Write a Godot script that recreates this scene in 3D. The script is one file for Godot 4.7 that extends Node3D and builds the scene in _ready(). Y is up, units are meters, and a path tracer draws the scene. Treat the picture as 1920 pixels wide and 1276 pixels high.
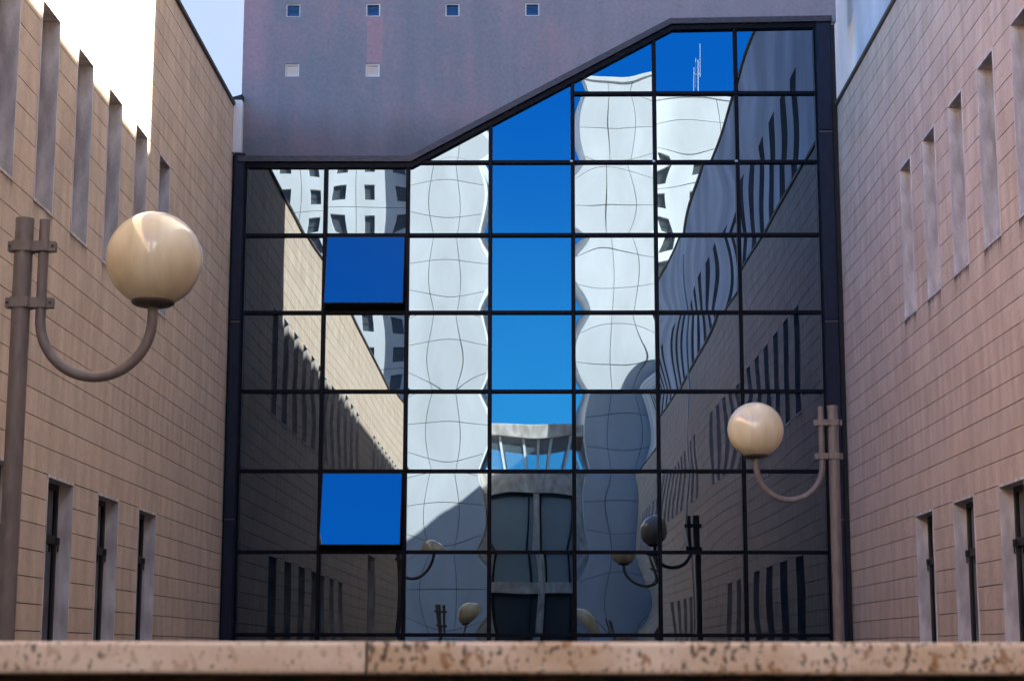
extends Node3D
# Courtyard between two tan stone buildings, closed by a wall of mirror glass.
# Plan: x to the right, y up from the court floor, depth = metres ahead of the camera (z = -depth).

const EYE := 1.5
const GLASS := 25.43          # depth of the mirror glass
const LEFT_X := -4.394        # faces of the two side walls
const RIGHT_X := 4.457
const COURSE := 0.2333        # height of one stone course
const JOINT0 := 0.165         # a course joint, above eye level
const PITCH := 1.2            # mullion spacing
const X0 := -4.221
const ROWS := [8.06, 7.02, 5.932, 4.791, 3.646, 2.505, 1.365, 0.216, -0.93, -1.47]

var rng := RandomNumberGenerator.new()
var used := {}
var M := {}

# ------------------------------------------------------------------ helpers
func P(x: float, y: float, d: float) -> Vector3:
	return Vector3(x, y + EYE, -d)

func numbered(called: String) -> String:
	if not used.has(called):
		used[called] = 0
		return called
	used[called] += 1
	return "%s_%03d" % [called, used[called]]

func thing(called: String, label: String, category: String, at := Vector3.ZERO, group := "") -> Node3D:
	var o := Node3D.new()
	o.name = numbered(called)
	add_child(o)
	o.position = at
	o.set_meta("label", label)
	o.set_meta("category", category)
	if group != "":
		o.set_meta("group", group)
	return o

func node(called: String, mesh: Mesh, m: Material, parent: Node, at := Vector3.ZERO) -> MeshInstance3D:
	var o := MeshInstance3D.new()
	o.mesh = mesh
	o.material_override = m
	o.position = at
	var n := 0
	var nm := called
	while parent.has_node(nm):
		n += 1
		nm = "%s_%03d" % [called, n]
	o.name = nm
	parent.add_child(o, true)
	return o

func mb() -> SurfaceTool:
	var st := SurfaceTool.new()
	st.begin(Mesh.PRIMITIVE_TRIANGLES)
	return st

func build(called: String, st: SurfaceTool, m: Material, parent: Node, at := Vector3.ZERO) -> MeshInstance3D:
	return node(called, st.commit(), m, parent, at)

func tri(st: SurfaceTool, a: Vector3, b: Vector3, c: Vector3, n: Vector3, col: Color) -> void:
	if (b - a).cross(c - a).dot(n) > 0.0:
		var t := b
		b = c
		c = t
	for v in [a, b, c]:
		st.set_color(col)
		st.set_normal(n)
		st.set_uv(Vector2(0, 0))
		st.add_vertex(v)

func quad(st: SurfaceTool, a: Vector3, b: Vector3, c: Vector3, d: Vector3, n: Vector3, col := Color.WHITE) -> void:
	tri(st, a, b, c, n, col)
	tri(st, a, c, d, n, col)

func bx(st: SurfaceTool, p: Vector3, q: Vector3, col := Color.WHITE) -> void:
	var a := p.min(q)
	var b := p.max(q)
	quad(st, Vector3(a.x, a.y, b.z), Vector3(b.x, a.y, b.z), Vector3(b.x, b.y, b.z), Vector3(a.x, b.y, b.z), Vector3.BACK, col)
	quad(st, Vector3(a.x, a.y, a.z), Vector3(b.x, a.y, a.z), Vector3(b.x, b.y, a.z), Vector3(a.x, b.y, a.z), Vector3.FORWARD, col)
	quad(st, Vector3(a.x, a.y, a.z), Vector3(a.x, a.y, b.z), Vector3(a.x, b.y, b.z), Vector3(a.x, b.y, a.z), Vector3.LEFT, col)
	quad(st, Vector3(b.x, a.y, a.z), Vector3(b.x, a.y, b.z), Vector3(b.x, b.y, b.z), Vector3(b.x, b.y, a.z), Vector3.RIGHT, col)
	quad(st, Vector3(a.x, b.y, a.z), Vector3(b.x, b.y, a.z), Vector3(b.x, b.y, b.z), Vector3(a.x, b.y, b.z), Vector3.UP, col)
	quad(st, Vector3(a.x, a.y, a.z), Vector3(b.x, a.y, a.z), Vector3(b.x, a.y, b.z), Vector3(a.x, a.y, b.z), Vector3.DOWN, col)

# a box with chamfered edges
func cbx(st: SurfaceTool, p: Vector3, q: Vector3, c: float, col := Color.WHITE) -> void:
	var a := p.min(q)
	var b := p.max(q)
	var mid := (a + b) / 2.0
	var h := (b - a) / 2.0
	c = minf(c, minf(h.x, minf(h.y, h.z)) * 0.9)
	var ax := [Vector3.RIGHT, Vector3.UP, Vector3.BACK]
	for i in 3:
		var u: Vector3 = ax[(i + 1) % 3] * (h[(i + 1) % 3] - c)
		var v: Vector3 = ax[(i + 2) % 3] * (h[(i + 2) % 3] - c)
		for s in [-1.0, 1.0]:
			var o: Vector3 = mid + ax[i] * h[i] * s
			quad(st, o - u - v, o + u - v, o + u + v, o - u + v, ax[i] * s, col)
		# the four edges along axis i
		var j := (i + 1) % 3
		var k := (i + 2) % 3
		var w: Vector3 = ax[i] * (h[i] - c)
		for s in [-1.0, 1.0]:
			for t in [-1.0, 1.0]:
				var e1: Vector3 = mid + ax[j] * h[j] * s + ax[k] * (h[k] - c) * t
				var e2: Vector3 = mid + ax[j] * (h[j] - c) * s + ax[k] * h[k] * t
				quad(st, e1 - w, e1 + w, e2 + w, e2 - w, (ax[j] * s + ax[k] * t).normalized(), col)
	for s in [-1.0, 1.0]:
		for t in [-1.0, 1.0]:
			for r in [-1.0, 1.0]:
				tri(st, mid + Vector3(h.x * s, (h.y - c) * t, (h.z - c) * r), mid + Vector3((h.x - c) * s, h.y * t, (h.z - c) * r), mid + Vector3((h.x - c) * s, (h.y - c) * t, h.z * r), Vector3(s, t, r).normalized(), col)

# a flat outline in x, y carried from z0 to z1
func slab(st: SurfaceTool, pts: PackedVector2Array, z0: float, z1: float, col := Color.WHITE) -> void:
	var idx := Geometry2D.triangulate_polygon(pts)
	for k in range(0, idx.size(), 3):
		for e in [[z1, Vector3.BACK], [z0, Vector3.FORWARD]]:
			var z: float = e[0]
			tri(st, Vector3(pts[idx[k]].x, pts[idx[k]].y, z), Vector3(pts[idx[k + 1]].x, pts[idx[k + 1]].y, z), Vector3(pts[idx[k + 2]].x, pts[idx[k + 2]].y, z), e[1], col)
	var turn := -1.0 if Geometry2D.is_polygon_clockwise(pts) else 1.0
	for i in pts.size():
		var a := pts[i]
		var b := pts[(i + 1) % pts.size()]
		var n := Vector3(b.y - a.y, a.x - b.x, 0).normalized() * turn
		quad(st, Vector3(a.x, a.y, z0), Vector3(b.x, b.y, z0), Vector3(b.x, b.y, z1), Vector3(a.x, a.y, z1), n, col)

# a round tube along a path
func tube(st: SurfaceTool, path: PackedVector3Array, r: float, sides := 20, capped := true) -> void:
	var rings := []
	var side := Vector3.BACK
	for i in path.size():
		var t := (path[mini(i + 1, path.size() - 1)] - path[maxi(i - 1, 0)]).normalized()
		if absf(t.dot(side)) > 0.95:
			side = Vector3.RIGHT
		var u := t.cross(side).normalized()
		var v := t.cross(u)
		var ring := []
		for k in sides:
			var a := TAU * k / sides
			ring.append((u * cos(a) + v * sin(a)))
		rings.append(ring)
	for i in path.size() - 1:
		for k in sides:
			var k2 := (k + 1) % sides
			var vs := [[path[i], rings[i][k]], [path[i], rings[i][k2]], [path[i + 1], rings[i + 1][k2]], [path[i + 1], rings[i + 1][k]]]
			var n: Vector3 = rings[i][k]
			var order := [0, 1, 2, 0, 2, 3]
			var p0: Vector3 = vs[0][0] + vs[0][1] * r
			var p1: Vector3 = vs[1][0] + vs[1][1] * r
			var p2: Vector3 = vs[2][0] + vs[2][1] * r
			if (p1 - p0).cross(p2 - p0).dot(n) > 0.0:
				order = [0, 2, 1, 0, 3, 2]
			for o in order:
				st.set_color(Color.WHITE)
				st.set_normal(vs[o][1])
				st.set_uv(Vector2(0, 0))
				st.add_vertex(vs[o][0] + vs[o][1] * r)
	if capped:
		for e in [[0, 1], [path.size() - 1, path.size() - 2]]:
			var n: Vector3 = (path[e[0]] - path[e[1]]).normalized()
			for k in sides:
				tri(st, path[e[0]], path[e[0]] + rings[e[0]][k] * r, path[e[0]] + rings[e[0]][(k + 1) % sides] * r, n, Color.WHITE)

# a profile (radius, height) turned about the y axis
func lathe(st: SurfaceTool, prof: PackedVector2Array, at: Vector3, sides := 40) -> void:
	for i in prof.size() - 1:
		var a := prof[i]
		var b := prof[i + 1]
		for k in sides:
			var vs := []
			for e in [[i, k], [i, k + 1], [i + 1, k + 1], [i + 1, k]]:
				var q: Vector2 = prof[e[0]]
				var before := prof[maxi(e[0] - 1, 0)]
				var after := prof[mini(e[0] + 1, prof.size() - 1)]
				var d := after - before
				var n2 := Vector2(d.y, -d.x).normalized()
				var f: float = TAU * e[1] / sides
				vs.append([at + Vector3(q.x * cos(f), q.y, q.x * sin(f)), Vector3(n2.x * cos(f), n2.y, n2.x * sin(f))])
			var order := [0, 1, 2, 0, 2, 3]
			var cr: Vector3 = (vs[1][0] - vs[0][0]).cross(vs[2][0] - vs[0][0]) + (vs[2][0] - vs[0][0]).cross(vs[3][0] - vs[0][0])
			if cr.dot(vs[0][1] + vs[2][1]) > 0.0:
				order = [0, 2, 1, 0, 3, 2]
			for o in order:
				st.set_color(Color.WHITE)
				st.set_normal(vs[o][1])
				st.set_uv(Vector2(0, 0))
				st.add_vertex(vs[o][0])

func lin(r: float, g: float, b: float) -> Color:
	return Color(r, g, b).linear_to_srgb()

func mat(called: String, c: Color, rough: float, metal := 0.0) -> StandardMaterial3D:
	var m := StandardMaterial3D.new()
	m.resource_name = called
	m.albedo_color = c
	m.roughness = rough
	m.metallic = metal
	M[called] = m
	return m

func noise(sd: int, freq: float, oct := 4, kind := FastNoiseLite.TYPE_SIMPLEX_SMOOTH) -> FastNoiseLite:
	var n := FastNoiseLite.new()
	n.seed = sd
	n.noise_type = kind
	n.frequency = freq
	n.fractal_octaves = oct
	return n

func tex(sd: int, freq: float, a: Color, b: Color, oct := 5) -> NoiseTexture2D:
	var t := NoiseTexture2D.new()
	t.width = 512
	t.height = 512
	t.seamless = true
	t.noise = noise(sd, freq, oct)
	var g := Gradient.new()
	g.set_color(0, a)
	g.set_color(1, b)
	t.color_ramp = g
	return t

func bumps(sd: int, freq: float, strength: float) -> NoiseTexture2D:
	var t := NoiseTexture2D.new()
	t.width = 512
	t.height = 512
	t.seamless = true
	t.as_normal_map = true
	t.bump_strength = strength
	t.noise = noise(sd, freq, 4)
	return t

func mapped(m: StandardMaterial3D, t: Texture2D, per_metre: Vector3, nt: Texture2D = null) -> void:
	m.albedo_texture = t
	m.uv1_triplanar = true
	m.uv1_world_triplanar = true
	m.uv1_scale = per_metre
	m.uv1_triplanar_sharpness = 4.0
	if nt:
		m.normal_enabled = true
		m.normal_texture = nt

# ------------------------------------------------------------------ sky
func sky_picture(to_sun: Vector3) -> ImageTexture:
	var w := 512
	var h := 256
	var im := Image.create_empty(w, h, false, Image.FORMAT_RGBAF)
	var deep := Vector3(0.007, 0.18, 0.93)
	var mid := Vector3(0.016, 0.72, 2.55)
	var low := Vector3(0.23, 2.0, 3.5)
	var bright := Vector3(0.62, 0.74, 0.98)
	var haze := Vector3(1.0, 0.82, 0.62)
	for j in h:
		var th := PI * (j + 0.5) / h
		var y := cos(th)
		var e := rad_to_deg(asin(clampf(y, -1.0, 1.0)))
		for i in w:
			var ph := TAU * (i + 0.5) / w
			var d := Vector3(sin(ph) * sin(th), y, -cos(ph) * sin(th))
			var c: Vector3
			if e > 19.0:
				c = mid.lerp(deep, smoothstep(19.0, 62.0, e))
			else:
				c = low.lerp(mid, smoothstep(3.0, 19.0, e))
			var g := rad_to_deg(acos(clampf(d.dot(to_sun), -1.0, 1.0)))
			var k := smoothstep(96.0, 56.0, g)
			c = c.lerp(bright, k) + haze * (1.9 * smoothstep(60.0, 28.0, g) + 3.2 * smoothstep(45.0, 0.0, g))
			if e < 0.0:
				c = Vector3(0.32, 0.29, 0.27)
			c *= SKY_GAIN
			im.set_pixel(i, j, Color(c.x, c.y, c.z))
	return ImageTexture.create_from_image(im)

const EXPOSURE := 8.4
const SKY_GAIN := 1.0 / EXPOSURE

# ------------------------------------------------------------------ materials
func materials() -> void:
	var stone := mat("tan stone", lin(0.78, 0.605, 0.455), 0.85)
	mapped(stone, tex(11, 0.012, Color(0.87, 0.85, 0.83), Color(1, 1, 1)), Vector3(0.5, 0.13, 0.5), bumps(12, 0.11, 0.7))
	stone.vertex_color_use_as_albedo = true
	var core := mat("mortar", lin(0.22, 0.16, 0.115), 0.95)
	core.roughness = 0.95
	var marble := mat("pale marble", lin(0.88, 0.80, 0.755), 0.6)
	mapped(marble, tex(21, 0.010, Color(0.74, 0.72, 0.71), Color(1, 1, 1)), Vector3(1.1, 0.35, 1.1), bumps(22, 0.08, 0.6))
	mat("window frame", lin(0.02, 0.017, 0.016), 0.5)
	mat("window glass", lin(0.035, 0.045, 0.055), 0.05, 0.9)
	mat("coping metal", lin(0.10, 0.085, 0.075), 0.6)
	var plaster := mat("pale plaster", lin(0.88, 0.87, 0.86), 0.9)
	mapped(plaster, tex(31, 0.008, Color(0.80, 0.79, 0.79), Color(1, 1, 1)), Vector3(0.5, 0.06, 0.12))
	var navy := mat("navy metal", lin(0.004, 0.0055, 0.013), 0.45)
	navy.metallic_specular = 0.22
	mapped(navy, tex(41, 0.02, Color(0.6, 0.6, 0.62), Color(1, 1, 1)), Vector3(0.7, 0.3, 0.7))
	var panel := mat("navy panel", lin(0.006, 0.014, 0.042), 0.4)
	panel.metallic_specular = 0.35
	mapped(panel, tex(43, 0.02, Color(0.55, 0.55, 0.58), Color(1, 1, 1)), Vector3(0.7, 0.2, 0.7))
	var cap := mat("weathered flashing", lin(0.06, 0.052, 0.07), 0.5)
	mapped(cap, tex(42, 0.03, Color(0.45, 0.42, 0.42), Color(1, 1, 1)), Vector3(0.5, 2.0, 0.5))
	mat("flat black", lin(0.006, 0.006, 0.008), 0.7)
	mat("mirror glass", lin(0.117, 0.158, 0.212), 0.0, 1.0)
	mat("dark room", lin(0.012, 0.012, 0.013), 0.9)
	var lampm := mat("lamp paint", lin(0.215, 0.185, 0.17), 0.45)
	mapped(lampm, tex(51, 0.02, Color(0.82, 0.80, 0.79), Color(1, 1, 1)), Vector3(1.5, 0.5, 1.5))
	mat("lamp plate", lin(0.07, 0.06, 0.055), 0.5)
	var globe := mat("yellowed globe", lin(0.97, 0.87, 0.62), 0.16)
	globe.clearcoat_enabled = true
	globe.clearcoat = 0.7
	globe.clearcoat_roughness = 0.04
	mapped(globe, tex(52, 0.008, Color(0.88, 0.85, 0.79), Color(1, 1, 1)), Vector3(1.6, 0.45, 1.6))
	var white := mat("white panel", lin(0.89, 0.89, 0.87), 0.8)
	mapped(white, tex(61, 0.008, Color(0.9, 0.9, 0.89), Color(1, 1, 1)), Vector3(0.12, 0.05, 0.12))
	white.vertex_color_use_as_albedo = true
	mat("panel joint", lin(0.30, 0.29, 0.28), 0.9)
	mat("office glass", lin(0.17, 0.185, 0.19), 0.08, 0.5)
	mat("hazy glass", lin(0.42, 0.50, 0.50), 0.12, 0.25)
	var conc := mat("old concrete", lin(0.88, 0.83, 0.76), 0.9)
	mapped(conc, tex(71, 0.012, Color(0.7, 0.66, 0.62), Color(1, 1, 1)), Vector3(0.4, 0.2, 0.4))
	mat("galvanised steel", lin(0.55, 0.58, 0.6), 0.35, 0.6)
	var paving := mat("court paving", lin(0.10, 0.092, 0.082), 0.9)
	mapped(paving, tex(81, 0.02, Color(0.75, 0.74, 0.72), Color(1, 1, 1)), Vector3(0.4, 0.4, 0.4))
	var dark_wall := mat("shaded parapet stone", lin(0.10, 0.055, 0.03), 0.9)  # shade below the coping is put into this dark brown
	mapped(dark_wall, tex(91, 0.03, Color(0.5, 0.48, 0.45), Color(1, 1, 1)), Vector3(2, 2, 2))
	var block := mat("glass block", lin(0.085, 0.10, 0.115), 0.08, 0.75)
	block.roughness = 0.1
	mat("cream glass block", lin(0.60, 0.52, 0.45), 0.25)
	var clear := mat("clear pane", Color(0.75, 0.85, 0.9, 0.12), 0.02)
	clear.transparency = BaseMaterial3D.TRANSPARENCY_ALPHA
	var st := mat("rain stain", Color(1, 1, 1), 0.95)
	st.albedo_texture = stain_picture(5)
	st.transparency = BaseMaterial3D.TRANSPARENCY_ALPHA
	var st2 := mat("rain stain faint", Color(1, 1, 1, 0.6), 0.95)
	st2.albedo_texture = stain_picture(9)
	st2.transparency = BaseMaterial3D.TRANSPARENCY_ALPHA
	var tower := mat("mauve stucco", Color(1, 1, 1), 0.92)
	mapped(tower, stucco_picture(), Vector3(1.0 / 9.2, 1.0 / 6.0, 1.0 / 9.2), bumps(13, 0.05, 0.5))
	# the picture's left and top edge sit at x = -4.4, y = 12.5 (world)
	tower.uv1_offset = Vector3(4.4 / 9.2, -12.5 / 6.0, 0.0)
	for i in 2:
		var tv := mat("travertine %d" % i, Color(1, 1, 1), 0.7)
		tv.albedo_texture = travertine_picture(i)

func stain_picture(sd: int) -> ImageTexture:
	var w := 128
	var h := 96
	var im := Image.create_empty(w, h, false, Image.FORMAT_RGBA8)
	var r := RandomNumberGenerator.new()
	r.seed = sd
	var soft := noise(sd, 0.06, 3)
	var amount := PackedFloat32Array()
	amount.resize(w * h)
	for k in 46:
		# drips crowd at the two ends of the sill
		var at := r.randf()
		if k % 3 > 0:
			at = absf(fmod(r.randfn(0.0, 0.10), 0.4)) + 0.03
			if k % 2 == 0:
				at = 1.0 - at
		var run := r.randf_range(0.15, 0.55) + (0.4 * r.randf() if k % 3 > 0 else 0.0)
		var wide := r.randf_range(0.008, 0.022)
		var dark := r.randf_range(0.25, 0.7)
		for x in w:
			var d := absf(x / float(w) - at) / wide
			if d > 1.0:
				continue
			for y in h:
				var v := y / float(h) / run
				if v < 1.0:
					amount[y * w + x] = maxf(amount[y * w + x], dark * (1.0 - d * d) * (1.0 - v) * (0.7 + 0.6 * soft.get_noise_2d(x * 2.0, y * 0.7)))
	for y in h:
		for x in w:
			var u := x / float(w - 1)
			var a := amount[y * w + x] + 0.35 * clampf(1.0 - y / 14.0, 0.0, 1.0)
			im.set_pixel(x, y, Color(0.13, 0.095, 0.075, clampf(a, 0.0, 0.9) * smoothstep(0.0, 0.04, u) * smoothstep(1.0, 0.96, u)))
	return ImageTexture.create_from_image(im)

func stucco_picture() -> ImageTexture:
	var w := 920
	var h := 600
	var im := Image.create_empty(w, h, false, Image.FORMAT_RGB8)
	var blot := noise(3, 0.008, 4)
	var streak := noise(4, 0.03, 3)
	var fine := noise(5, 0.12, 3)
	var crack := noise(6, 0.022, 3)
	var grey := Color(0.20, 0.203, 0.222)
	var pink := Color(0.36, 0.225, 0.24)
	var warm := Color(0.285, 0.25, 0.26)
	for y in h:
		for x in w:
			var wx := -4.4 + 9.2 * x / w
			var wy := 12.5 - 6.0 * y / h - EYE
			var p := clampf(0.10 + 0.6 * blot.get_noise_2d(x, y * 0.7) + 0.2 * streak.get_noise_2d(x * 1.3, y * 0.10), 0.0, 0.75)
			# faded pink that the weather left along the corner and under one little window
			p = maxf(p, 0.75 * smoothstep(-3.75, -4.1, wx + 0.06 * blot.get_noise_2d(x, y * 3.0)) * smoothstep(7.8, 8.6, wy))
			if wx > -2.47 and wx < -2.24 and wy > 8.56 and wy < 9.28:
				p = maxf(p, 0.85 + 0.12 * fine.get_noise_2d(x, y))
			var c := grey.lerp(pink, p)
			c = c.lerp(warm, smoothstep(-1.5, 2.5, wx) * 0.7)
			var f := 1.0 + 0.10 * fine.get_noise_2d(x, y) + 0.07 * streak.get_noise_2d(x * 0.8, y * 0.06)
			# darker along the lowest band, on the left part
			f *= 1.0 - 0.30 * smoothstep(8.0, 7.15, wy + 0.25 * blot.get_noise_2d(x * 2.0, 50.0)) * smoothstep(0.5, -1.2, wx)
			if absf(crack.get_noise_2d(x, y)) < 0.006 and blot.get_noise_2d(x + 300, y) > 0.0:
				f *= 0.76
			im.set_pixel(x, y, Color(c.r * f, c.g * f, c.b * f).linear_to_srgb())
	return ImageTexture.create_from_image(im)

func travertine_picture(which: int) -> ImageTexture:
	var w := 1024
	var h := 72
	var im := Image.create_empty(w, h, false, Image.FORMAT_RGB8)
	var cloud := noise(20 + which, 0.006, 4)
	var spot := noise(30 + which, 0.085, 3)
	var rust := noise(40 + which, 0.04, 3)
	var grain := noise(50 + which, 0.2, 2)
	for y in h:
		for x in w:
			var c := Color(0.68, 0.53, 0.41) if which == 0 else Color(0.60, 0.44, 0.30)
			c = c.lerp(Color(0.79, 0.66, 0.55), clampf(0.5 + cloud.get_noise_2d(x, y * 2.0), 0.0, 1.0))
			c = c.lerp(Color(0.33, 0.16, 0.055), 0.8 * smoothstep(0.22, 0.5, rust.get_noise_2d(x * 1.3, y * 0.8)) * (0.5 if which == 0 else 1.0))
			var s := spot.get_noise_2d(x * 1.2, y * 0.75) + 0.32 * cloud.get_noise_2d(x * 1.7 + 500.0, y * 1.5) - 0.06
			c = c.lerp(Color(0.05, 0.03, 0.02), smoothstep(0.30 if which == 0 else 0.17, 0.6 if which == 0 else 0.42, s) * 0.85)
			var f := 1.0 + 0.08 * grain.get_noise_2d(x, y)
			im.set_pixel(x, y, Color(c.r * f, c.g * f, c.b * f).linear_to_srgb())
	return ImageTexture.create_from_image(im)

# ------------------------------------------------------------------ the side buildings
# an opening: depth of its near and far edge, bottom and top as course numbers
func stone_building(left: bool, d_near: float, d_far: float, openings: Array, label: String) -> Node3D:
	var b := thing("stone_building", label, "building", Vector3.ZERO, "tan stone wings along the court")
	var s := 1.0 if left else -1.0          # towards the court
	var fx := LEFT_X if left else RIGHT_X
	var back := fx - s * 0.06               # the stone is 6 cm thick
	var inner := fx - s * 0.5
	var top := JOINT0 + 33 * COURSE
	var floor_y := -EYE
	# carcass behind the stone, with the openings left free
	var st := mb()
	var bands := {}
	for o in openings:
		bands["%d %d" % [o[2], o[3]]] = [o[2], o[3]]
	var cuts := [floor_y]
	var ordered := bands.values()
	ordered.sort_custom(func(p, q): return p[0] < q[0])
	var spans := []
	for o in openings:
		spans.append([o[0], o[1], maxf(JOINT0 + o[2] * COURSE, floor_y), JOINT0 + o[3] * COURSE])
	for k in [-8, 6, 10, 16, 24, 33]:
		cuts.append(JOINT0 + k * COURSE)
	cuts = []
	cuts.append(floor_y)
	for k in [-4, 6, 10, 16, 24, 33]:
		cuts.append(JOINT0 + k * COURSE)
	for i in cuts.size() - 1:
		var y0: float = cuts[i]
		var y1: float = cuts[i + 1]
		var here := []
		for o in spans:
			if o[2] < y1 - 0.01 and o[3] > y0 + 0.01:
				here.append(o)
		here.sort_custom(func(p, q): return p[0] < q[0])
		var at := d_near
		for o in here:
			if o[0] > at:
				bx(st, P(back, y0, at), P(inner, y1, o[0]))
			at = maxf(at, o[1])
		bx(st, P(back, y0, at), P(inner, y1, d_far))
	bx(st, P(inner, floor_y, d_near), P(fx - s * 13.0, top, d_far))
	var wall := build("wall", st, M["mortar"], b)
	# stone courses: every row between two openings is one piece, cut into blocks
	var joined := mb()
	var singles := 0
	for n in range(-7, 33):
		var y0 := JOINT0 + n * COURSE + 0.0045
		var y1 := JOINT0 + (n + 1) * COURSE - 0.0045
		var here := []
		for o in openings:
			if o[2] <= n and o[3] > n:
				here.append(o)
		here.sort_custom(func(p, q): return p[0] < q[0])
		var at := d_near
		var pieces := []
		for o in here:
			if o[0] > at:
				pieces.append([at, o[0]])
			at = maxf(at, o[1])
		pieces.append([at, d_far])
		for piece in pieces:
			var seen_well: bool = piece[1] > 6.0 or pieces.size() == 1
			var c := mb() if seen_well else joined
			var x: float = piece[0]
			var stagger := 0.45 if n % 2 == 0 else 0.0
			while x < piece[1] - 0.01:
				var nx := minf(piece[1], (floorf((x + stagger) / 0.9 + 0.02) + 1.0) * 0.9 - stagger)
				if piece[1] - nx < 0.12:
					nx = piece[1]
				var tone := rng.randf_range(0.92, 1.02)
				var wtone := rng.randf_range(-0.015, 0.015)
				var proud := rng.randf_range(-0.0007, 0.0007)
				bx(c, P(fx + s * proud, y0, x), P(back, y1, nx), Color(tone + wtone, tone, tone - wtone * 1.4))
				x = nx
			if seen_well and singles < 298:
				singles += 1
				build("stone_course", c, M["tan stone"], b)
			elif seen_well:
				joined.append_from(c.commit(), 0, Transform3D())
	var rest := build("stone_courses", joined, M["tan stone"], b)
	rest.set_meta("kind", "stuff")
	# coping
	var cp := mb()
	cbx(cp, P(fx + s * 0.035, top, d_near), P(fx - s * 0.45, top + 0.055, d_far), 0.008)
	build("coping", cp, M["coping metal"], b)
	# windows
	for o in openings:
		window(b, s, fx, o)
	return b

func window(b: Node3D, s: float, fx: float, o: Array) -> void:
	var y0 := maxf(JOINT0 + o[2] * COURSE, -EYE)
	var y1: float = JOINT0 + o[3] * COURSE
	var a: float = o[0]
	var z: float = o[1]
	var deep := 0.35 if o.size() > 4 else 0.13 if o[2] < 10 else 0.17
	var t := 0.022
	var front := fx + s * 0.006
	var rear := fx - s * (deep + 0.03)
	var r := mb()
	bx(r, P(front, y0 - 0.004, a), P(rear, y1 + 0.004, a + t))
	bx(r, P(front, y0 - 0.004, z - t), P(rear, y1 + 0.004, z))
	bx(r, P(front + s * 0.002, y0 - 0.004, a + t), P(rear, y0 + t, z - t))
	bx(r, P(front, y1 - t, a + t), P(rear, y1 + 0.004, z - t))
	var w := build("window", r, M["pale marble"], b)
	var f := mb()
	var g := fx - s * deep
	var g2 := g - s * 0.05
	var fw := 0.05
	bx(f, P(g, y0 + t, a + t), P(g2, y1 - t, a + t + fw))
	bx(f, P(g, y0 + t, z - t - fw), P(g2, y1 - t, z - t))
	bx(f, P(g, y0 + t, a + t + fw), P(g2, y0 + t + fw, z - t - fw))
	bx(f, P(g, y1 - t - fw, a + t + fw), P(g2, y1 - t, z - t - fw))
	if o[2] < 10:
		bx(f, P(g + s * 0.004, y0 + 1.75, a + t + fw), P(g2, y0 + 1.83, z - t - fw))
	build("frame", f, M["window frame"], w)
	var gl := mb()
	bx(gl, P(g - s * 0.02, y0 + t + fw, a + t + fw), P(g - s * 0.03, y1 - t - fw, z - t - fw))
	build("pane", gl, M["window glass"], w)
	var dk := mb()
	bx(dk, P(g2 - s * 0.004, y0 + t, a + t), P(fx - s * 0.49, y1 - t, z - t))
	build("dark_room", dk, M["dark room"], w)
	if o[2] < 10 and o.size() < 5:
		var h := mb()
		cbx(h, P(g + s * 0.002, 0.98, z - t - fw - 0.01), P(g + s * 0.035, 1.05, z - t - 0.014), 0.006)
		cbx(h, P(g + s * 0.015, 0.91, z - t - fw + 0.006), P(g + s * 0.03, 0.99, z - t - 0.028), 0.006)
		build("handle", h, M["window frame"], w)

func stain(b: Node3D, s: float, fx: float, a: float, z: float, y: float, m: Material) -> void:
	var st := SurfaceTool.new()
	st.begin(Mesh.PRIMITIVE_TRIANGLES)
	var x := fx + s * 0.0045
	var vs := [[P(x, y, a), Vector2(0, 0)], [P(x, y, z), Vector2(1, 0)], [P(x, y - 0.42, z), Vector2(1, 1)], [P(x, y - 0.42, a), Vector2(0, 1)]]
	for i in ([0, 1, 2, 0, 2, 3] if s > 0 else [0, 2, 1, 0, 3, 2]):
		st.set_normal(Vector3(s, 0, 0))
		st.set_uv(vs[i][1])
		st.add_vertex(vs[i][0])
	build("rain_stain", st, m, b)

# ------------------------------------------------------------------ the mirror wall
func offset_line(line: PackedVector2Array, t: float) -> PackedVector2Array:
	var out := PackedVector2Array()
	for i in line.size():
		var n := Vector2.ZERO
		var d0 := Vector2.ZERO
		if i > 0:
			d0 = (line[i] - line[i - 1]).normalized()
			n += Vector2(d0.y, -d0.x)
		if i < line.size() - 1:
			var d1 := (line[i + 1] - line[i]).normalized()
			n += Vector2(d1.y, -d1.x)
		n = n.normalized()
		var ref := (line[1] - line[0]).normalized() if i == 0 else (line[i] - line[i - 1]).normalized()
		out.append(line[i] + n * t / maxf(0.5, n.dot(Vector2(ref.y, -ref.x))))
	return out

func strip(line: PackedVector2Array, t0: float, t1: float) -> PackedVector2Array:
	var a := offset_line(line, t0)
	var b := offset_line(line, t1)
	b.reverse()
	a.append_array(b)
	return a

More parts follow.
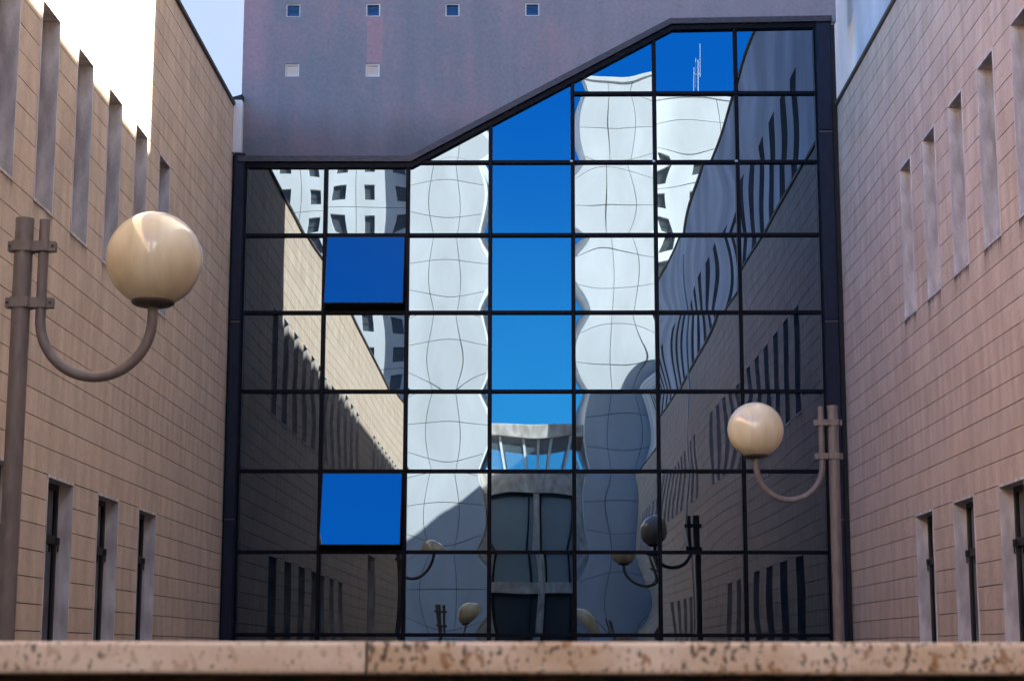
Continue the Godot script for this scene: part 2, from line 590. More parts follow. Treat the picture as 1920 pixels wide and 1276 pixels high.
# one pane: a shallow concave mirror with ripples, inside the outline (x, y above eye level)
func pane_mesh(outline: PackedVector2Array, bow: float, ripple: float, tilt: Vector2, sd: int) -> ArrayMesh:
	var lo := outline[0]
	var hi := outline[0]
	for p in outline:
		lo = lo.min(p)
		hi = hi.max(p)
	var mid := (lo + hi) / 2.0
	var half := (hi - lo) / 2.0
	var n := noise(sd, 0.5, 1)
	var pick := RandomNumberGenerator.new()
	pick.seed = sd
	var lean := Vector2(pick.randf_range(-0.45, 0.45), pick.randf_range(-0.45, 0.45))
	var height := func(p: Vector2) -> float:
		var q := (p - mid) / half
		var k := (1.0 - q.x * q.x) * (1.0 - q.y * q.y) * (1.0 + lean.x * q.x + lean.y * q.y)
		return -bow * k * (1.0 + 0.35 * q.y * tilt.x * 600.0) + ripple * n.get_noise_2d(p.x * 2.0, p.y * 0.8) * (0.35 + 0.65 * k) + tilt.x * (p.x - mid.x) + tilt.y * (p.y - mid.y)
	var st := SurfaceTool.new()
	st.begin(Mesh.PRIMITIVE_TRIANGLES)
	var steps := 22
	for i in steps:
		for j in steps:
			var a := Vector2(lerpf(lo.x, hi.x, i / float(steps)), lerpf(lo.y, hi.y, j / float(steps)))
			var c := Vector2(lerpf(lo.x, hi.x, (i + 1) / float(steps)), lerpf(lo.y, hi.y, (j + 1) / float(steps)))
			var cell := PackedVector2Array([a, Vector2(c.x, a.y), c, Vector2(a.x, c.y)])
			var got := [cell] if outline.size() == 4 and half.x * half.y * 4.0 - area(outline) < 0.001 else Geometry2D.intersect_polygons(cell, outline)
			for poly in got:
				for t in range(1, poly.size() - 1):
					var ps := [poly[0], poly[t], poly[t + 1]]
					if (ps[1] - ps[0]).cross(ps[2] - ps[0]) > 0.0:
						ps = [ps[0], ps[2], ps[1]]
					for p in ps:
						var e := 0.004
						var gx: float = (height.call(p + Vector2(e, 0)) - height.call(p - Vector2(e, 0))) / (2.0 * e)
						var gy: float = (height.call(p + Vector2(0, e)) - height.call(p - Vector2(0, e))) / (2.0 * e)
						st.set_normal(Vector3(-gx, -gy, 1.0).normalized())
						st.add_vertex(Vector3(p.x, p.y + EYE, -GLASS + height.call(p)))
	return st.commit()

func area(pts: PackedVector2Array) -> float:
	var s := 0.0
	for i in pts.size():
		s += pts[i].cross(pts[(i + 1) % pts.size()])
	return absf(s) / 2.0

func curtain_wall() -> void:
	var g := thing("glass_wall", "tall mirror glass wall in a dark navy grid closing the end of the court", "glass wall")
	# top outline, left to right, above eye level
	var line := PackedVector2Array([Vector2(-4.30, 7.10), Vector2(-1.805, 7.095), Vector2(2.017, 9.178), Vector2(4.40, 9.215)])
	var st := mb()
	slab(st, lifted(strip(line, 0.0, 0.083)), -GLASS - 0.02, -GLASS + 0.13)
	build("flashing", st, M["weathered flashing"], g)
	st = mb()
	slab(st, lifted(strip(line, 0.083, 0.097)), -GLASS - 0.02, -GLASS + 0.05)
	build("gap_filler", st, M["flat black"], g)
	var inner := PackedVector2Array([Vector2(-4.206, 7.10), Vector2(-1.805, 7.095), Vector2(2.017, 9.178), Vector2(4.20, 9.215)])
	st = mb()
	slab(st, lifted(strip(inner, 0.097, 0.158)), -GLASS - 0.05, -GLASS + 0.075)
	build("head_rail", st, M["navy metal"], g)
	# opening for the glass
	var head := offset_line(inner, 0.158)
	head[0].x = X0 + 0.055
	head[3].x = X0 + 7 * PITCH - 0.05
	var opening := head.duplicate()
	opening.append(Vector2(head[3].x, ROWS[9]))
	opening.append(Vector2(head[0].x, ROWS[9]))
	var top_at := func(x: float) -> float:
		for i in 3:
			if x <= head[i + 1].x or i == 2:
				return lerpf(head[i].y, head[i + 1].y, (x - head[i].x) / (head[i + 1].x - head[i].x))
		return 0.0
	# mullions
	for k in 8:
		var x: float = X0 + PITCH * k
		var y1: float = top_at.call(x) + 0.02
		var half := 0.029
		st = mb()
		if k == 0 or k == 7:
			half = 0.025
			x += 0.03 if k == 0 else -0.025
		cbx(st, P(x - half, -EYE, GLASS + 0.05), P(x + half, y1, GLASS - 0.062), 0.006)
		build("mullion", st, M["navy metal"], g)
	# transoms, bay by bay
	for r in range(0, 9):
		for k in 7:
			var xa: float = X0 + PITCH * k + 0.029
			var xb: float = X0 + PITCH * (k + 1) - 0.029
			if r == 0 and k < 4:
				continue
			if r == 1 and k < 2:
				continue
			st = mb()
			cbx(st, P(xa, ROWS[r] - 0.026, GLASS + 0.05), P(xb, ROWS[r] + 0.026, GLASS - 0.054), 0.005)
			build("transom", st, M["navy metal"], g)
			if r == 1 and k in [3, 4, 5]:
				var cl := mb()
				cbx(cl, P(xb - 0.012, ROWS[r] - 0.012, GLASS - 0.05), P(xb + 0.03, ROWS[r] + 0.02, GLASS - 0.075), 0.008)
				build("clip", cl, M["galvanised steel"], g)
	# panes
	for k in 7:
		for r in range(-1, 9):
			var xa: float = X0 + PITCH * k + 0.025
			var xb: float = X0 + PITCH * (k + 1) - 0.025
			var ya: float = ROWS[r + 1] + 0.023
			var yb: float = 9.6 if r < 0 else ROWS[r] - 0.023
			if r == 0 and k < 4:
				yb = 9.6
			if r < 0 and k < 4 or (r == 0 and k < 2):
				continue
			var cell := PackedVector2Array([Vector2(xa, ya), Vector2(xb, ya), Vector2(xb, yb), Vector2(xa, yb)])
			var got := Geometry2D.intersect_polygons(cell, opening)
			if got.is_empty():
				continue
			if k == 1 and (r == 2 or r == 5):
				sash(g, xa, xb, ROWS[r + 1] + 0.031, ROWS[r] - 0.031)
				continue
			var bow := rng.randf_range(0.0005, 0.0015) * (0.6 if k == 3 else 0.55 if k < 2 else 1.35 if k in [2, 4] else 1.0)
			var ripple := rng.randf_range(0.00025, 0.0006) * (1.25 if k >= 4 else 0.6 if k < 2 else 1.0)
			var tilt := Vector2(rng.randfn(0, 0.0004), rng.randfn(0, 0.0005))
			node("pane", pane_mesh(got[0], bow, ripple, tilt, 100 + k * 12 + r), M["mirror glass"], g)
	# the dark room behind
	st = mb()
	bx(st, P(-4.5, -EYE, GLASS + 0.9), P(4.5, 7.0, GLASS + 1.0))
	build("back_wall", st, M["dark room"], g)
	# corner panels with lapped seams
	for side in 2:
		var xa := -4.362 if side == 0 else 4.165
		var xb := -4.206 if side == 0 else 4.372
		var tops := [7.15, 4.66, 1.83, -EYE] if side == 0 else [9.13, 7.47, 4.66, 1.83, -EYE]
		for i in tops.size() - 1:
			st = mb()
			cbx(st, P(xa, tops[i + 1] + 0.004, GLASS + 0.05), P(xb, tops[i] - 0.012, GLASS - 0.10), 0.012)
			bx(st, P(xa + 0.004, tops[i] - 0.012, GLASS + 0.05), P(xb - 0.004, tops[i] + 0.002, GLASS - 0.09))
			var cp := build("corner_panel", st, M["navy panel"], g)
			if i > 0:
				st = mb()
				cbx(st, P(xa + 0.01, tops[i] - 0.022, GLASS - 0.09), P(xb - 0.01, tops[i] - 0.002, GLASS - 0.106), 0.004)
				build("seam_highlight", st, M["coping metal"], cp)  # pale strip: the highlight along the seam put into the colour
		st = mb()
		if side == 0:
			bx(st, P(-4.392, -EYE, GLASS + 0.08), P(xa - 0.002, 7.12, GLASS - 0.02))
		else:
			bx(st, P(xb + 0.002, -EYE, GLASS + 0.08), P(4.45, 9.1, GLASS - 0.03))
		build("gap_filler", st, M["flat black"], g)  # black strip puts the shade of the corner gap into the colour

func lifted(pts: PackedVector2Array) -> PackedVector2Array:
	var out := PackedVector2Array()
	for p in pts:
		out.append(p + Vector2(0, EYE))
	return out

# a top-hung window standing open
func sash(g: Node3D, xa: float, xb: float, ya: float, yb: float) -> void:
	var w := xb - xa - 0.012
	var h := yb - ya - 0.012
	var st := mb()
	var f := 0.028
	bx(st, Vector3(-w / 2, -h, -0.02), Vector3(-w / 2 + f, 0, 0.03))
	bx(st, Vector3(w / 2 - f, -h, -0.02), Vector3(w / 2, 0, 0.03))
	bx(st, Vector3(-w / 2 + f, -f, -0.02), Vector3(w / 2 - f, 0, 0.03))
	bx(st, Vector3(-w / 2 + f, -h, -0.02), Vector3(w / 2 - f, -h + f, 0.03))
	var o := build("window_sash", st, M["flat black"], g, P((xa + xb) / 2, yb - 0.006, GLASS - 0.03))
	o.set_meta("label", "awning window of the glass wall standing open, reflecting deep blue sky")
	o.rotation.x = -deg_to_rad(14.5)
	st = mb()
	bx(st, Vector3(-w / 2 + 0.012, -h + 0.012, 0.031), Vector3(w / 2 - 0.012, -0.012, 0.037))
	build("pane", st, M["mirror glass"], o)
	for s in [-1.0, 1.0]:
		st = mb()
		bx(st, Vector3(s * (w / 2 - 0.05), -h * 0.55, -0.03), Vector3(s * (w / 2 - 0.035), -h * 0.52, -0.26))
		build("stay", st, M["galvanised steel"], o)

# ------------------------------------------------------------------ mauve tower above the glass
func tower() -> void:
	var t := thing("stucco_tower", "weathered mauve stucco tower with small square windows rising above the glass", "tower")
	var face := GLASS + 0.03
	var wall := CSGPolygon3D.new()
	wall.name = "wall"
	var line := PackedVector2Array([Vector2(-4.30, 7.06), Vector2(-1.79, 7.055), Vector2(2.032, 9.14), Vector2(4.488, 9.175), Vector2(4.488, 22.0), Vector2(-4.30, 22.0)])
	wall.polygon = lifted(line)
	wall.mode = CSGPolygon3D.MODE_DEPTH
	wall.depth = 0.6
	wall.position = Vector3(0, 0, -face - 1.2)
	wall.position.z = -face
	wall.material = M["mauve stucco"]
	t.add_child(wall)
	var spots := [[-3.566, 9.374, 0], [-2.377, 9.378, 0], [-1.197, 9.375, 0], [-0.01, 9.379, 0], [-3.562, 8.449, 1], [-2.372, 8.446, 1]]
	for k in 4:
		for j in range(1, 5):
			spots.append([-3.566 + 1.186 * k, 9.376 + 0.93 * j, 0])
	var hw := 0.105
	var hh := 0.10
	for p in spots:
		var hole := CSGBox3D.new()
		hole.operation = CSGShape3D.OPERATION_SUBTRACTION
		hole.size = Vector3(hw * 2, hh * 2, 0.24)
		hole.position = Vector3(p[0], p[1] + EYE, 0)
		hole.material = M["mauve stucco"]
		wall.add_child(hole)
		hole.name = "hole"
	for p in spots:
		var st := mb()
		var z := face + 0.018
		for q in [[-hw, -hh, -hw + 0.016, hh], [hw - 0.016, -hh, hw, hh], [-hw + 0.016, -hh, hw - 0.016, -hh + 0.014], [-hw + 0.016, hh - 0.014, hw - 0.016, hh]]:
			bx(st, P(p[0] + q[0] * 0.998, p[1] + q[1] * 0.998, z), P(p[0] + q[2] * 0.998, p[1] + q[3] * 0.998, z + 0.05))
		var w := build("window", st, M["pale plaster"], t)
		st = mb()
		var m: Material = M["glass block"] if p[2] == 0 else M["cream glass block"]
		# a pressed glass block: raised rim and a hollow middle with ribs
		var rx := hw - 0.017
		var ry := hh - 0.015
		bx(st, P(p[0] - rx, p[1] - ry, z + 0.03), P(p[0] + rx, p[1] + ry, z + 0.05))
		for q in [[-rx, -ry, -rx + 0.018, ry], [rx - 0.018, -ry, rx, ry], [-rx + 0.018, -ry, rx - 0.018, -ry + 0.02], [-rx + 0.018, ry - 0.02, rx - 0.018, ry]]:
			cbx(st, P(p[0] + q[0], p[1] + q[1], z + 0.012), P(p[0] + q[2], p[1] + q[3], z + 0.0305), 0.006)
		for e in 3:
			cbx(st, P(p[0] - rx + 0.03, p[1] - 0.035 + e * 0.03, z + 0.02), P(p[0] + rx - 0.03, p[1] - 0.02 + e * 0.03, z + 0.0306), 0.005)
		build("glass_block", st, m, w)
	# pale stub of wall where the left wing meets the tower
	var b := mb()
	cbx(b, P(-4.392, 7.152, GLASS + 0.02), P(-4.262, 7.95, GLASS - 0.12), 0.008)
	build("wall_stub", b, M["pale plaster"], t)
	b = mb()
	slab(b, lifted(PackedVector2Array([Vector2(-4.44, 7.952), Vector2(-4.262, 7.952), Vector2(-4.262, 8.03), Vector2(-4.40, 7.99)])), -GLASS - 0.3, -GLASS + 0.13)
	build("cap", b, M["flat black"], t)

# ------------------------------------------------------------------ lamps
func lamp_at_origin(label: String) -> Node3D:
	# arm to the right; the foot of the pole at the origin
	var l := thing("street_lamp", label, "street lamp", Vector3.ZERO, "globe lamps along the court")
	var st := mb()
	tube(st, PackedVector3Array([Vector3(0, 0, 0), Vector3(0, EYE + 2.508, 0)]), 0.054, 28)
	tube(st, PackedVector3Array([Vector3(0, EYE + 2.30, 0), Vector3(0, EYE + 2.372, 0)]), 0.058, 28)
	tube(st, PackedVector3Array([Vector3(0, EYE + 1.965, 0), Vector3(0, EYE + 2.036, 0)]), 0.058, 28)
	build("pole", st, M["lamp paint"], l)
	st = mb()
	lathe(st, PackedVector2Array([Vector2(0.0, 0.03), Vector2(0.11, 0.03), Vector2(0.13, 0.02), Vector2(0.135, 0.0)]), Vector3.ZERO)
	build("base_plate", st, M["lamp plate"], l)
	var ax := 0.118
	var gx := 0.775
	var r := (gx - ax) / 2.0
	var path := PackedVector3Array([Vector3(ax, EYE + 2.50, 0), Vector3(ax, EYE + 2.2, 0)])
	for i in 33:
		var a := PI + PI * i / 32.0
		path.append(Vector3(ax + r + r * cos(a), EYE + 1.905 + r * sin(a) * 1.04, 0))
	path.append(Vector3(gx, EYE + 1.99, 0))
	st = mb()
	tube(st, path, 0.0305, 22)
	build("arm", st, M["lamp paint"], l)
	for y in [2.337, 2.0]:
		st = mb()
		for zz in [-1.0, 1.0]:
			# two half straps with bolt ears, bulging round the pipes
			var pts := PackedVector2Array([Vector2(-0.088, 0.004), Vector2(-0.088, 0.026), Vector2(-0.064, 0.030), Vector2(-0.05, 0.060), Vector2(0.05, 0.060), Vector2(0.064, 0.040), Vector2(0.148, 0.040), Vector2(0.158, 0.026), Vector2(0.192, 0.026), Vector2(0.192, 0.004)])
			var ring := PackedVector3Array()
			for e in pts:
				ring.append(Vector3(e.x, 0, e.y * zz))
			var y0: float = EYE + y - 0.029
			var y1: float = EYE + y + 0.029
			var idx := Geometry2D.triangulate_polygon(pts)
			for k in range(0, idx.size(), 3):
				for h in [[y0, Vector3.DOWN], [y1, Vector3.UP]]:
					var up := Vector3(0, h[0], 0)
					tri(st, ring[idx[k]] + up, ring[idx[k + 1]] + up, ring[idx[k + 2]] + up, h[1], Color.WHITE)
			for k in pts.size():
				var p := ring[k]
				var q := ring[(k + 1) % pts.size()]
				var nn := Vector3(q.z - p.z, 0, p.x - q.x).normalized()
				var mid := (p + q) / 2.0 - Vector3(0.05, 0, 0.02 * zz)
				if nn.dot(mid) < 0.0:
					nn = -nn
				quad(st, p + Vector3(0, y0, 0), q + Vector3(0, y0, 0), q + Vector3(0, y1, 0), p + Vector3(0, y1, 0), nn)
		var c := build("clamp", st, M["lamp paint"], l)
		for bx_at in [-0.076, 0.176]:
			st = mb()
			tube(st, PackedVector3Array([Vector3(bx_at, EYE + y, 0.022), Vector3(bx_at, EYE + y, 0.033)]), 0.009, 6)
			build("bolt", st, M["window frame"], c)
	st = mb()
	lathe(st, PackedVector2Array([Vector2(0.0, 1.975), Vector2(0.05, 1.972), Vector2(0.105, 1.985), Vector2(0.124, 1.997), Vector2(0.126, 2.01), Vector2(0.118, 2.022), Vector2(0.0, 2.022)]), Vector3(gx, EYE, 0), 48)
	build("globe_plate", st, M["lamp plate"], l)
	st = mb()
	var prof := PackedVector2Array()
	for i in range(0, 49):
		var a := lerpf(-PI / 2.0 + 0.44, PI / 2.0, i / 48.0)
		prof.append(Vector2(0.28 * cos(a), 0.28 * sin(a) + 2.263))
	lathe(st, prof, Vector3(gx, EYE, 0), 72)
	build("globe", st, M["yellowed globe"], l)
	return l

func lamps() -> void:
	var first := lamp_at_origin("nearest globe lamp at left, arm curving right before the left stone wall")
	var spots := [
		[-3.0, 10.3, 0.0, 0.0, ""],
		[3.0, 17.9, PI, -0.085, "globe lamp at right, arm curving left before the corner of the mirror glass"],
		[3.02, 5.5, PI, -0.05, "globe lamp seen only mirrored, its pole hidden by a mullion right of centre"],
		[-2.99, -7.7, 0.0, -0.94, "small yellow globe lamp mirrored low in the glass, left of the centre bay"],
		[2.99, -16.0, PI, -0.98, "small yellow globe lamp mirrored low in the glass, right of the centre bay"],
	]
	for i in spots.size():
		var s: Array = spots[i]
		var l: Node3D = first
		if i > 0:
			l = first.duplicate()
			l.name = numbered("street_lamp")
			add_child(l)
			l.set_meta("label", s[4])
		l.position = Vector3(s[0], s[3], -s[1])
		l.rotation.y = s[2]

# ------------------------------------------------------------------ buildings behind the camera
func stair_tower(x0: float, x1: float, d: float, top: float, label: String) -> void:
	var t := thing("stair_tower", label, "tower", Vector3.ZERO, "white panelled shafts behind the court")
	var st := mb()
	bx(st, P(x0 + 0.05, -EYE, d - 0.05), P(x1 - 0.05, top, d - 12.0))
	build("core", st, M["panel joint"], t)
	var cols := 3
	var pw := (x1 - x0) / cols
	var ph := 1.23
	var y := top
	while y > -EYE:
		var y0 := maxf(y - ph, -EYE)
		for k in cols:
			st = mb()
			var tone := rng.randf_range(0.95, 1.03)
			bx(st, P(x0 + pw * k + 0.011, y0 + 0.011, d), P(x0 + pw * (k + 1) - 0.011, y - 0.011, d - 0.05), Color(tone, tone, tone))
			build("panel", st, M["white panel"], t)
		y -= ph
	for e in [[x0, x0 + 0.05], [x1 - 0.05, x1]]:
		st = mb()
		bx(st, P(e[0], -EYE, d - 0.062), P(e[1], top, d - 12.0))
		build("side_wall", st, M["white panel"], t)
	st = mb()
	cbx(st, P(x0 - 0.06, top, d + 0.06), P(x1 + 0.06, top + 0.16, d - 12.0), 0.02)
	build("roof_cap", st, M["white panel"], t)

func office_wing(xs: float, dir: float, panels: int, d: float, top: float, win_top: float, pitch_x: float, pitch_y: float, label: String) -> void:
	var t := thing("office_wing", label, "building", Vector3.ZERO, "white office wings behind the court")
	var w := pitch_x * 2.0
	var h := pitch_y * 2.0
	var far_x := xs + dir * w * (panels + 5)
	var st := mb()
	bx(st, P(xs, -EYE, d - 0.32), P(far_x, top, d - 12.0))
	build("core", st, M["white panel"], t)
	st = mb()
	cbx(st, P(xs, top, d + 0.05), P(far_x, top + 0.2, d - 12.0), 0.02)
	build("roof_cap", st, M["white panel"], t)
	# plain panels above, below and beyond the windows
	var low := win_top - h * 5
	for k in panels + 5:
		var xa := xs + dir * w * k
		var xb := xs + dir * w * (k + 1)
		var x0 := minf(xa, xb) + 0.012
		var x1 := maxf(xa, xb) - 0.012
		var parts := [[win_top, top, 2], [-EYE, low, 4]]
		if k >= panels:
			parts = [[-EYE, top, 10]]
		for e in parts:
			for i in e[2]:
				var ya: float = lerpf(e[0], e[1], i / float(e[2])) + 0.012
				var yb: float = lerpf(e[0], e[1], (i + 1) / float(e[2])) - 0.012
				st = mb()
				var tone := rng.randf_range(0.95, 1.03)
				bx(st, P(x0, ya, d), P(x1, yb, d - 0.32), Color(tone, tone, tone))
				build("panel", st, M["white panel"], t)
	# window panels
	var hw := 0.255
	var hh := 0.33
	for k in panels:
		for r in 5:
			var cx := xs + dir * w * (k + 0.5)
			var cy := win_top - h * (r + 0.5)
			st = mb()
			var bxs := [-w / 2 + 0.012, -pitch_x / 2 - hw, -pitch_x / 2 + hw, pitch_x / 2 - hw, pitch_x / 2 + hw, w / 2 - 0.012]
			var bys := [-h / 2 + 0.012, -pitch_y / 2 - hh, -pitch_y / 2 + hh, pitch_y / 2 - hh, pitch_y / 2 + hh, h / 2 - 0.012]
			for i in 5:
				for j in 5:
					if i % 2 == 1 and j % 2 == 1:
						continue
					bx(st, P(cx + bxs[i], cy + bys[j], d), P(cx + bxs[i + 1], cy + bys[j + 1], d - 0.24))
			var p := build("window_panel", st, M["white panel"], t)
			for i in [1, 3]:
				for j in [1, 3]:
					var g := mb()
					bx(g, P(cx + bxs[i], cy + bys[j], d - 0.15), P(cx + bxs[i + 1], cy + bys[j + 1], d - 0.17))
					if rng.randf() < 0.45:
						bx(g, P(cx + bxs[i], cy + lerpf(bys[j], bys[j + 1], 0.42), d - 0.12), P(cx + bxs[i + 1], cy + lerpf(bys[j], bys[j + 1], 0.48), d - 0.15))
					build("pane", g, M["office glass"], p)

func link_building() -> void:
	var d := 2.0 * GLASS - 81.4
	var t := thing("link_building", "low glazed link with concrete piers between the two white shafts", "building")
	var xa := -2.47
	var xb := 2.47
	var st := mb()
	cbx(st, P(xa, 9.65, d + 0.12), P(xb, 10.17, d - 6.0), 0.02)
	build("roof_slab", st, M["old concrete"], t)
	st = mb()
	bx(st, P(xa, 6.9, d + 0.05), P(xb, 7.98, d - 6.0))
	build("spandrel", st, M["old concrete"], t)
	st = mb()
	bx(st, P(xa, 2.47, d + 0.05), P(xb, 2.94, d - 6.0))
	build("beam", st, M["old concrete"], t)
	st = mb()
	bx(st, P(xa, 4.3, d + 0.03), P(xb, 4.45, d - 6.0))
	build("beam", st, M["window frame"], t)
	for e in [[-EYE, 2.47], [2.94, 6.9]]:
		for x in [[-2.46, -1.78], [-0.02, 0.32], [1.83, 2.46]]:
			st = mb()
			cbx(st, P(x[0], e[0], d + 0.02), P(x[1], e[1], d - 0.35), 0.015)
			build("pier", st, M["old concrete"], t)
		for x in [[-1.78, -0.02], [0.32, 1.83]]:
			st = mb()
			bx(st, P(x[0], e[0], d - 0.2), P(x[1], e[1], d - 0.23))
			var w := build("pane", st, M["hazy glass" if e[0] > 0.0 else "office glass"], t)
			st = mb()
			for q in [x[0] + 0.03, x[1] - 0.32]:
				bx(st, P(q, e[0], d - 0.12), P(q + 0.09, e[1], d - 0.2))
			bx(st, P(x[0], e[1] - 0.16, d - 0.1), P(x[1], e[1], d - 0.195))
			build("frame", st, M["window frame"], w)
	for z in [d - 0.1, d - 5.6]:
		for x in [-2.1, -1.35, -0.38, 0.18, 0.62, 1.35, 2.05]:
			st = mb()
			bx(st, P(x - 0.05, 7.98, z), P(x + 0.05, 9.65, z - 0.12))
			build("post", st, M["white panel"], t)
	for x in [[-2.05, -1.4], [-1.3, -0.43], [-0.33, 0.13], [0.23, 0.57], [0.67, 1.3], [1.4, 2.0]]:
		st = mb()
		bx(st, P(x[0], 7.98, d - 0.15), P(x[1], 9.65, d - 0.16))
		build("clear_pane", st, M["clear pane"], t)
	st = mb()
	bx(st, P(xa, -EYE, d - 0.6), P(xb, 6.85, d - 6.0))
	build("interior", st, M["dark room"], t)

func antenna() -> void:
	var d := 2.0 * GLASS - 82.0
	var a := thing("roof_antenna", "thin television antenna on the white roof, mirrored against blue sky", "antenna", P(7.83, 25.5, d))
	var st := mb()
	tube(st, PackedVector3Array([Vector3(0, 0, 0), Vector3(0, 2.2, 0)]), 0.03, 8)
	build("mast", st, M["galvanised steel"], a)
	for e in [[-0.22, 0.9, 1.9], [-0.12, 1.1, 2.3], [0.12, 1.5, 2.9]]:
		st = mb()
		tube(st, PackedVector3Array([Vector3(e[0], e[1], 0.06), Vector3(e[0], e[2], 0.06)]), 0.022, 6)
		tube(st, PackedVector3Array([Vector3(0, 1.6, 0.03), Vector3(e[0], 1.65, 0.06)]), 0.02, 6)
		build("element", st, M["galvanised steel"], a)

func upper_storey() -> void:
	var t := thing("upper_storey", "pale grey upper storey with dark slit windows set back above the right stone wall", "building")
	var x := 4.75
	var y0 := 7.2
	var y1 := 12.93
	var near := -29.0
	var far := 44.0
	var slits := []
	for i in 30:
		if i % 10 == 9:
			continue
		slits.append(18.85 - 1.5 * i)
	slits.sort()
	var lo := 7.7
	var hi := 10.45
	var st := mb()
	bx(st, P(x, hi, near), P(x + 0.3, y1, far))
	bx(st, P(x, y0 - 0.6, near), P(x + 0.3, lo, far))
	var at := near
	for s in slits:
		bx(st, P(x, lo, at), P(x + 0.3, hi, s))
		at = s + 0.72
	bx(st, P(x, lo, at), P(x + 0.3, hi, far))
	bx(st, P(x + 0.3, y0 - 0.6, near), P(x + 12.0, y1, far))
	build("wall", st, M["pale plaster"], t)
	for s in slits:
		var w := mb()
		bx(w, P(x + 0.006, lo, s), P(x + 0.29, hi, s + 0.72))  # near-black fill, almost flush, stands in for the shade inside deep slits
		build("window", w, M["dark room"], t)
	st = mb()
	cbx(st, P(x - 0.05, y1, near), P(x + 0.5, y1 + 0.07, far), 0.01)
	build("coping", st, M["coping metal"], t)

func parapet() -> void:
	var p := thing("parapet", "low parapet in the foreground, brown spotted travertine coping on a dark wall", "parapet")
	var st := mb()
	bx(st, P(-4.38, -EYE, 2.66), P(4.44, -0.036, 2.9))
	build("wall", st, M["shaded parapet stone"], p)
	var cuts := [-4.38, -3.0, -1.62, -0.238, 1.13, 2.5, 3.9, 4.44]
	for i in cuts.size() - 1:
		var a: float = cuts[i] + 0.002
		var b: float = cuts[i + 1] - 0.002
		var s := SurfaceTool.new()
		s.begin(Mesh.PRIMITIVE_TRIANGLES)
		var y0 := -0.0345
		var y1 := 0.0125
		# bullnosed front edge: profile (depth, height)
		var prof := [Vector2(2.62, y0), Vector2(2.602, y0 + 0.003), Vector2(2.6, y0 + 0.007), Vector2(2.6, y1 - 0.006), Vector2(2.6015, y1 - 0.002), Vector2(2.606, y1), Vector2(2.96, y1), Vector2(2.96, y0)]
		var run := 0.0
		for k in prof.size():
			var q0: Vector2 = prof[k]
			var q1: Vector2 = prof[(k + 1) % prof.size()]
			var n := Vector3(0, -(q1.x - q0.x), -(q1.y - q0.y)).normalized()
			n = Vector3(0, (q1.x - q0.x), (q1.y - q0.y)).normalized()
			var step := q0.distance_to(q1)
			var vs := [[P(a, q0.y, q0.x), Vector2(0, run)], [P(b, q0.y, q0.x), Vector2(1, run)], [P(b, q1.y, q1.x), Vector2(1, run + step)], [P(a, q1.y, q1.x), Vector2(0, run + step)]]
			var c: Vector3 = (vs[1][0] - vs[0][0]).cross(vs[2][0] - vs[0][0])
			for o in ([0, 2, 1, 0, 3, 2] if c.dot(n) > 0 else [0, 1, 2, 0, 2, 3]):
				s.set_normal(n)
				s.set_uv(Vector2(vs[o][1].x, 1.0 - (vs[o][1].y - 0.02) / 0.09))
				s.add_vertex(vs[o][0])
			run += step
		build("coping_slab", s, M["travertine %d" % (0 if i <= 2 else 1)], p)

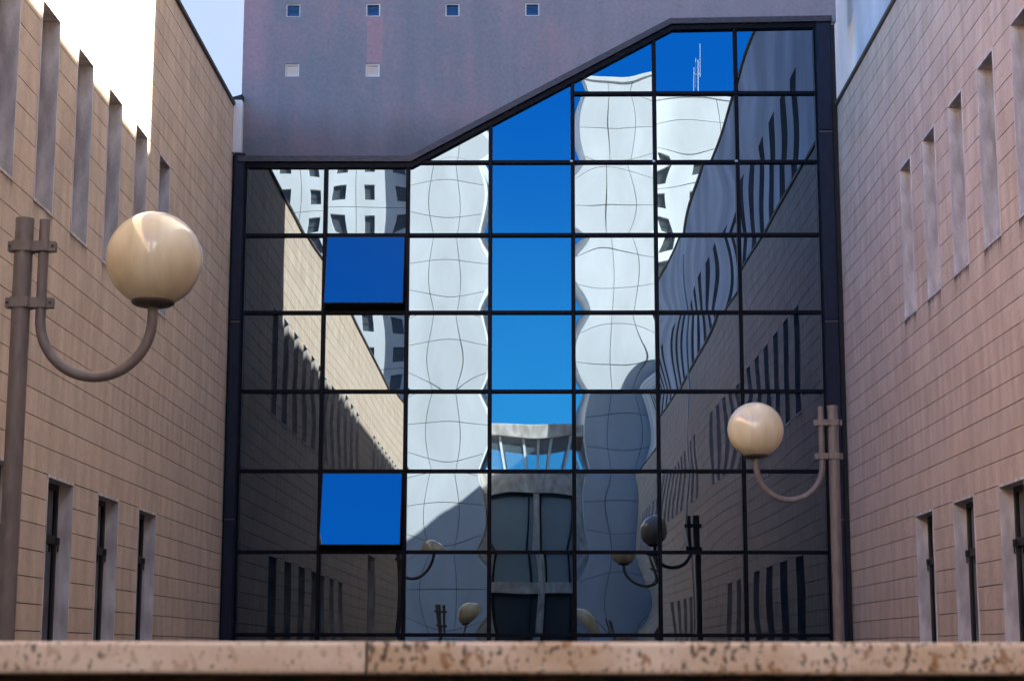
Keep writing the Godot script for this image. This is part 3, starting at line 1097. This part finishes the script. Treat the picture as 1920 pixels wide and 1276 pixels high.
# ------------------------------------------------------------------ the scene
func _ready() -> void:
	rng.seed = 7
	var cam := Camera3D.new()
	cam.name = "camera"
	add_child(cam)
	cam.transform = Transform3D(Basis(Vector3(0.99993, 0.001282, -0.011753), Vector3(0.000735, 0.98544, 0.170024), Vector3(0.0118, -0.170021, 0.98537)).orthonormalized(), Vector3(0, EYE, 0))
	cam.fov = 21.436
	cam.near = 0.1
	cam.far = 2000.0
	var lens := CameraAttributesPhysical.new()
	lens.frustum_focal_length = 63.399
	lens.frustum_focus_distance = 24.0
	lens.frustum_near = 0.1
	lens.frustum_far = 2000.0
	lens.exposure_aperture = 9.0
	cam.attributes = lens
	var to_sun := Vector3(1.0, 0.81, -0.63).normalized()
	var env := Environment.new()
	env.background_mode = Environment.BG_SKY
	var sky := Sky.new()
	var pan := PanoramaSkyMaterial.new()
	pan.panorama = sky_picture(to_sun)
	sky.sky_material = pan
	env.sky = sky
	env.tonemap_mode = Environment.TONE_MAPPER_LINEAR
	env.tonemap_exposure = EXPOSURE
	env.sdfgi_enabled = true
	env.ssao_enabled = true
	env.ssil_enabled = true
	var we := WorldEnvironment.new()
	we.name = "environment"
	we.environment = env
	add_child(we)
	var sun := DirectionalLight3D.new()
	sun.name = "sun"
	sun.light_color = lin(1.0, 0.87, 0.70)
	sun.light_energy = 1.4
	sun.light_angular_distance = 0.5
	sun.shadow_enabled = true
	add_child(sun)
	sun.look_at_from_position(to_sun * 100.0, Vector3.ZERO)
	materials()

	var gs := mb()
	bx(gs, Vector3(-900, -0.3, -900), Vector3(900, 0, 900))
	var ground := build("ground", gs, M["court paving"], self)
	ground.set_meta("kind", "structure")
	ground.set_meta("label", "grey paving of the court floor reaching to the horizon")

	# openings: near edge, far edge, first and last course
	var left := []
	for n in 12:
		left.append([20.39 - 1.275 * n, 21.02 - 1.275 * n, 16, 24])
	for n in 9:
		left.append([2.0 - 1.275 * n, 2.63 - 1.275 * n, 16, 24])
	for n in 7:
		left.append([19.97 - 1.9 * n, 20.90 - 1.9 * n, -4, 6])
	left.append([0.2, 2.4, -8, 10, 1])
	var lb := stone_building(true, -10.9, GLASS + 6.0, left, "tan stone building on the left, its upper courses in sunlight")
	var right := []
	for n in 12:
		right.append([20.59 - 1.285 * n, 21.22 - 1.285 * n, 16, 24])
	for n in 11:
		right.append([2.2 - 1.285 * n, 2.83 - 1.285 * n, 16, 24])
	for n in 8:
		right.append([-15.4 - 1.285 * n, -14.77 - 1.285 * n, 16, 24])
	for n in 7:
		right.append([20.12 - 1.9 * n, 21.04 - 1.9 * n, -4, 6])
	for n in 4:
		right.append([-1.5 - 1.9 * n, -0.58 - 1.9 * n, -4, 6])
	var rb := stone_building(false, -28.5, GLASS + 6.0, right, "tan stone building on the right, wholly in shade, rain stains under its slit windows")
	for n in 8:
		stain(rb, -1.0, RIGHT_X, 20.56 - 1.285 * n, 21.25 - 1.285 * n, JOINT0 + 16 * COURSE - 0.005, M["rain stain"])
		stain(lb, 1.0, LEFT_X, 20.36 - 1.275 * n, 21.05 - 1.275 * n, JOINT0 + 16 * COURSE - 0.005, M["rain stain faint"])
	tower()
	curtain_wall()
	upper_storey()
	stair_tower(-5.6, -2.48, 2.0 * GLASS - 80.0, 26.0, "white panelled shaft mirrored in the glass left of the sky gap, shadow across its foot")
	stair_tower(2.48, 5.5, 2.0 * GLASS - 80.0, 26.3, "white panelled shaft mirrored in the glass right of the sky gap, its lower half shaded")
	office_wing(-5.62, -1.0, 4, 2.0 * GLASS - 80.8, 26.5, 22.68, 1.3, 1.25, "white wing full of square windows, mirrored above the left stone wall")
	office_wing(5.52, 1.0, 2, 2.0 * GLASS - 80.8, 25.3, 23.1, 1.5, 1.06, "white wing with an antenna on its roof, mirrored above the right stone wall")
	link_building()
	antenna()
	var ms := mb()
	tube(ms, PackedVector3Array([P(4.34, -EYE, 1.3), P(4.34, 10.9, 1.3)]), 0.025, 12)
	var mast := build("metal_mast", ms, M["galvanised steel"], self)
	mast.set_meta("label", "thin pale metal mast in front of the right stone wall, mirrored as a bright line")
	mast.set_meta("category", "mast")
	parapet()
	lamps()
